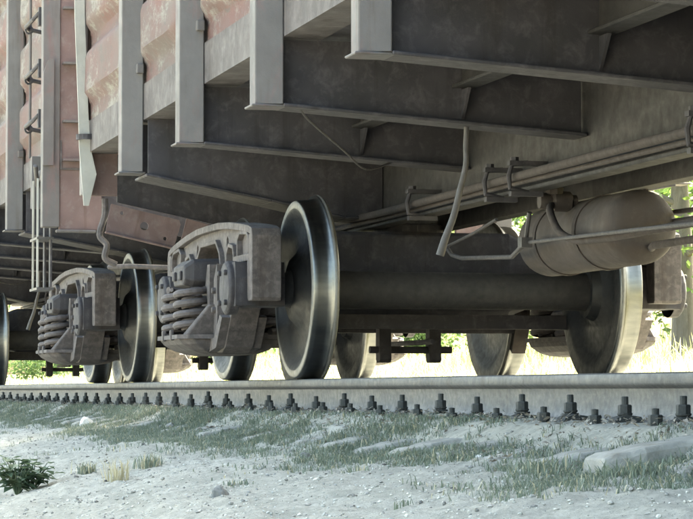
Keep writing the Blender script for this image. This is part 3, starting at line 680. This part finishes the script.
tag(raw('trackside_grass', g, ['grass_near', 'grass_dry']), 'short grey green grass and weeds along the rail foot', 'grass', kind='stuff')
def pebble(mb, x, y, z, r, rnd, mi=0):
    t = (1 + 5 ** .5) / 2
    vs = [(-1, t, 0), (1, t, 0), (-1, -t, 0), (1, -t, 0), (0, -1, t), (0, 1, t), (0, -1, -t), (0, 1, -t), (t, 0, -1), (t, 0, 1), (-t, 0, -1), (-t, 0, 1)]
    fs = [(0, 11, 5), (0, 5, 1), (0, 1, 7), (0, 7, 10), (0, 10, 11), (1, 5, 9), (5, 11, 4), (11, 10, 2), (10, 7, 6), (7, 1, 8), (3, 9, 4), (3, 4, 2), (3, 2, 6), (3, 6, 8), (3, 8, 9), (4, 9, 5), (2, 4, 11), (6, 2, 10), (8, 6, 7), (9, 8, 1)]
    sx, sy_, sz = rnd.uniform(.6, 1.3), rnd.uniform(.6, 1.3), rnd.uniform(.4, .9); rot = Euler((rnd.uniform(0, 6), rnd.uniform(0, 6), rnd.uniform(0, 6))).to_matrix()
    out = []
    for v in vs:
        p = rot @ (Vector(v) / 1.9 * rnd.uniform(.75, 1.2)); out.append((x + p.x * r * sx, y + p.y * r * sy_, z + p.z * r * sz))
    mb.add(out, fs, mi)
pb = MB()
for i in range(11000):
    x = -rg.uniform(4.2, 26); y = rg.uniform(-2.3, -.3); r = .002 + .009 * rg.random() ** 5
    pebble(pb, x, y, gz(x, y) + r * .15, r, rg)
cr_ = MB()
for i in range(26000):
    x = -rg.uniform(4.6, 20) if i % 4 else -rg.uniform(4.6, 11); y = rg.uniform(-2.1, -.35)
    if noise.noise(Vector((x * 2.1, y * 3.5, 9))) < rg.uniform(-.7, .5): continue
    r = .0018 + .0055 * rg.random() ** 3; pebble(cr_, x, y, gz(x, y) + r * .1, r, rg)
tag(raw('soil_crumbs', cr_, ['crumb']), 'crumbly pale clods of dry earth strewn over the bank', 'earth', kind='stuff')
tag(raw('gravel', pb, ['gravel']), 'scattered small pebbles and crumbs of earth on the dusty ground', 'gravel', kind='stuff')
lt = MB()
for i in range(4200):
    x = -rg.uniform(4.5, 28); y = rg.triangular(-.7, -.08, -.16); z = gz(x, y) + rg.uniform(.002, .014)
    a = rg.uniform(0, 6.28); l = rg.uniform(.005, .015); wv = l * rg.uniform(.2, .6); t1, t2 = rg.uniform(-.6, .6), rg.uniform(-.6, .6)
    c, s_ = math.cos(a), math.sin(a)
    lt.add([(x + c * l, y + s_ * l, z + t1 * l), (x - s_ * wv, y + c * wv, z + t2 * wv), (x - c * l, y - s_ * l, z - t1 * l), (x + s_ * wv, y - c * wv, z - t2 * wv + .004)], [(0, 1, 2, 3)])
for i in range(2600):   # twigs and dead leaves heaped up against the rail foot
    x = -rg.uniform(4.6, 26); y = rg.triangular(-.3, -.075, -.12)
    if noise.noise(Vector((x * 3.3, y * 4, 15))) < rg.uniform(-.5, .3): continue
    z = gz(x, y) + rg.uniform(.0, .022); a = rg.uniform(0, 6.28); l = rg.uniform(.006, .028); wv = rg.uniform(.0012, .006); c, s_ = math.cos(a), math.sin(a); t1 = rg.uniform(-.9, .9)
    lt.add([(x + c * l, y + s_ * l * .5, z + t1 * l * .7), (x - s_ * wv, y + c * wv, z + wv), (x - c * l, y - s_ * l * .5, z - t1 * l * .3), (x + s_ * wv, y - c * wv, z + .002)], [(0, 1, 2, 3)])
tag(raw('leaf_litter', lt, ['litter']), 'dry leaf litter gathered round the rail fastenings', 'litter', kind='stuff')

# single stones
def stone(x, y, r, mat, seed, label, flat=.6):
    rn = random.Random(seed); bm = bmesh.new(); bmesh.ops.create_icosphere(bm, subdivisions=3, radius=r)
    off = Vector((rn.uniform(0, 50), rn.uniform(0, 50), 0)); sx, sy_ = rn.uniform(.85, 1.35), rn.uniform(.7, 1)
    planes = [(Vector((rn.uniform(-1, 1), rn.uniform(-1, 1), rn.uniform(-.3, 1))).normalized(), r * rn.uniform(.55, .85)) for _ in range(9)]
    for v in bm.verts:
        p = v.co.copy()
        for n, d in planes:
            e = p.dot(n) - d
            if e > 0: p -= n * e
        p += p.normalized() * noise.fractal(p / r * 1.6 + off, 1, 2, 4) * r * .12
        v.co = (p.x * sx, p.y * sy_, p.z * flat * 1.3)
    me = bpy.data.meshes.new('stone'); bm.to_mesh(me); bm.free(); me.materials.append(M[mat])
    o = link('stone', me, loc=(x, y, gz(x, y) + r * flat * .45), rot=(rn.uniform(-.2, .2), rn.uniform(-.2, .2), rn.uniform(0, 6)))
    return tag(o, label, 'stone', 'loose stones beside the track')
stone(-16.9, -.56, .055, 'stone_white', 1, 'bright white stone lying at the ends of the sleepers on the left', .8)
stone(-9.86, -.75, .026, 'stone', 2, 'rounded brownish grey stone alone on bare earth below the big wheel')
stone(-8.40, -1.36, .028, 'stone', 5, 'dark pointed grey stone at the bottom edge left of centre', .8)
stone(-14.35, -.47, .035, 'stone', 8, 'small grey stone right of the white stone by the sleeper ends')
stone(-8.25, -.55, .016, 'stone_white', 9, 'small pale chip of stone in the grass at right')

# weeds: each plant is a root with leaves of its own
def weed(x, y, h, n, spread, label, mat='leaf_weed', seed=0, leafw=.02):
    rn = random.Random(seed); t = empty('weed', (x, y, gz(x, y))); st = MB(); lf = MB()
    for i in range(n):
        a = rn.uniform(0, 6.28); le = rn.uniform(.2, 1) * spread; hh = h * rn.uniform(.5, 1)
        tip = Vector((math.cos(a) * le, math.sin(a) * le, hh)); mid = tip * .5 + Vector((0, 0, hh * .15))
        st.tube([(0, 0, -.01), mid, tip], [.003, .0025, .0015], 5)
        for k in range(5):
            f = .3 + .7 * k / 4; p = mid * 2 * f * (1 - f) + tip * f * f; a2 = a + rn.uniform(-2, 2); l = leafw * rn.uniform(1.2, 2.4); wv = leafw * rn.uniform(.45, .75); tz = rn.uniform(-.35, .5)
            d = Vector((math.cos(a2), math.sin(a2), tz)).normalized(); sd_ = d.cross(Vector((0, 0, 1))).normalized()
            q = [p, p + d * l * .4 + sd_ * wv, p + d * l, p + d * l * .4 - sd_ * wv]; q[2] = q[2] - Vector((0, 0, l * .25))
            lf.add([q[0], q[1], q[2], q[3], p + d * l * .45 - Vector((0, 0, wv * .4))], [(0, 1, 4), (1, 2, 4), (2, 3, 4), (3, 0, 4)])
    part('stem', st, mat, t)
    me = bpy.data.meshes.new('leaves'); me.from_pydata(lf.v, [], lf.f); me.materials.append(M[mat]); link('leaves', me, t)
    return tag(t, label, 'weed', 'weeds on the bare earth')
weed(-10.95, -1.70, .16, 26, .11, 'leafy dark green weed growing at the left edge of the picture', seed=1, leafw=.034)
weed(-11.05, -1.62, .11, 16, .10, 'second leafy green weed just right of the tall one at left edge', seed=4, leafw=.028)
def tuft(x, y, h, n, spread, label, mats, seed):
    rn = random.Random(seed); mb = MB(); z = gz(x, y)
    for i in range(n): blade(mb, rn.gauss(0, spread * .25), rn.gauss(0, spread * .25), 0, h * rn.uniform(.45, 1.1), rn.uniform(.003, .006), rn.uniform(0, 6.28), rn.uniform(.15, .8), 1 if rn.random() < .4 else 0)
    o = raw('grass_tuft', mb, mats); o.location = (x, y, z); return tag(o, label, 'grass tuft', 'grass tufts on the bare earth')
tuft(-10.55, -1.35, .11, 70, .10, 'dry straw coloured grass tuft on the bare earth at left', ['grass_dry', 'grass_dry'], 1)
tuft(-11.2, -1.38, .06, 80, .08, 'green grass tuft just left of the dry straw tuft', ['grass_near', 'grass_dry'], 2)
tuft(-11.0, -1.15, .07, 110, .13, 'wide green grass tuft right behind the dry straw tuft', ['grass_near', 'grass_dry'], 3)
# ------------------------------------------------------------------ meadow and trees beyond the track
fg = MB(); rf = random.Random(5)
for i in range(64000):
    al = 16 + 85 * rf.random() ** 1.5; ang = R(rf.uniform(4.5, 25) if i % 6 else rf.uniform(25, 42)); y = al * math.tan(ang) - 3
    if y < 3.2: continue
    x = -al; z = gz(x, y); d = noise.fractal(Vector((x * .2, y * .35, 40)), 1, 2, 3)
    h = (.22 + .25 * max(0, d + .4)) * rf.uniform(.5, 1.3)
    blade(fg, x, y, z, h, .008 + al * .00035, rf.uniform(0, 6.28), rf.uniform(.1, .7))
tag(raw('meadow_grass', fg, ['grass_far']), 'tall sunlit yellow green meadow grass seen beneath the wagons', 'grass', kind='stuff')

def tree(x, y, h, r, tr, label, n=7000, seed=0, low=.25, mat='leaf', lean=0, ls=.085, name='tree', grp='trees beyond the track'):
    rn = random.Random(seed); z0 = gz(x, y); t = empty(name, (x, y, z0)); tk = MB()
    pts = [(lean * f * h + .12 * math.sin(f * 7 + seed) * f, .1 * math.sin(f * 5 + seed * 2) * f, -.15 + f * h * .8) for f in (0, .06, .15, .3, .5, .75, 1)]
    tk.tube(pts, [tr * 1.35, tr * 1.05, tr * .95, tr * .85, tr * .6, tr * .35, tr * .1], 14)
    tips = []
    for k in range(13):
        f = low + (1 - low) * (k + rn.random()) / 13.5; a = k * 2.4 + rn.uniform(-.4, .4); ln = r * (1.05 - .55 * f) * rn.uniform(.75, 1.1)
        b = Vector(pts[0]).lerp(Vector(pts[-1]), f * .95); e = b + Vector((math.cos(a) * ln, math.sin(a) * ln, ln * rn.uniform(-.05, .6)))
        m_ = b.lerp(e, .5) + Vector((0, 0, ln * .08)); rr = tr * .42 * (1.1 - f)
        tk.tube([b, m_, e], [rr, rr * .6, rr * .2], 7); tips += [(e, .38), (m_, .3), (b.lerp(e, .78), .34)]
    lf = MB()
    for c, q in tips:
        c = c + Vector((rn.gauss(0, .1), rn.gauss(0, .1), rn.gauss(0, .1))) * r
        for s_ in range(n // len(tips)):
            d = Vector((rn.gauss(0, 1), rn.gauss(0, 1), rn.gauss(0, .8))); d = d.normalized() * r * q * rn.random() ** .45
            p = c + d; a = Vector((rn.gauss(0, 1), rn.gauss(0, 1), rn.gauss(0, .7))).normalized(); b = a.cross(Vector((rn.gauss(0, 1), rn.gauss(0, 1), rn.gauss(0, 1)))).normalized()
            l = ls * rn.uniform(.6, 1.3); lf.add([p - a * l, p + b * l * .45, p + a * l, p - b * l * .45], [(0, 1, 2, 3)])
    part('trunk', tk, 'bark', t, smooth=True)
    me = bpy.data.meshes.new('crown'); me.from_pydata(lf.v, [], lf.f); me.materials.append(M[mat]); link('crown', me, t)
    return tag(t, label, 'tree' if name == 'tree' else 'bush', grp)
tree(-36, 10.72, 8.5, 2.6, .17, 'grey barked tree whose trunk stands at the right edge', 8000, 1, .26)
tree(-47, 15.2, 9, 3.2, .2, 'leafy tree standing behind the tree at the right edge', 8000, 2, .12)
tree(-44, 13.0, 6, 2.4, .13, 'sunlit leafy tree left of the grey trunk, seen past the air reservoir', 8000, 3, .12)
tree(-58, 14.5, 8, 3.0, .18, 'leafy tree seen beneath the middle of the nearer wagon', 8000, 4, .14)
tree(-70, 16.0, 9, 3.4, .2, 'tree farther off seen in the gap behind the nearest bogie', 8000, 5, .12)
tree(-85, 14.0, 9, 3.4, .2, 'distant leafy tree seen between the two bogies', 8000, 6, .1)
tree(-105, 11.5, 9, 3.6, .22, 'most distant tree, seen under the farther wagon at left', 8000, 7, .05)
tree(-60, 20.5, 10, 3.6, .22, 'tall tree at the back right of the meadow', 8000, 8, .08)
def bush(x, y, h, r, seed, label): return tree(x, y, h, r, .05, label, 5000, seed, .02, 'leaf_bush', ls=.07, name='bush', grp='bushes in the meadow')
bush(-52, 9.3, 1.5, .9, 21, 'green bush seen between the nearest wheel and its bogie spring')
bush(-75, 11.5, 1.9, 1.3, 22, 'pale green bush seen under the spring of the nearest bogie')
bush(-92, 9.0, 2.2, 1.5, 23, 'rounded bush seen under the farther wagon at far left')
bush(-62, 13.8, 1.8, 1.2, 24, 'bush seen under the nearer wagon between its far wheels')
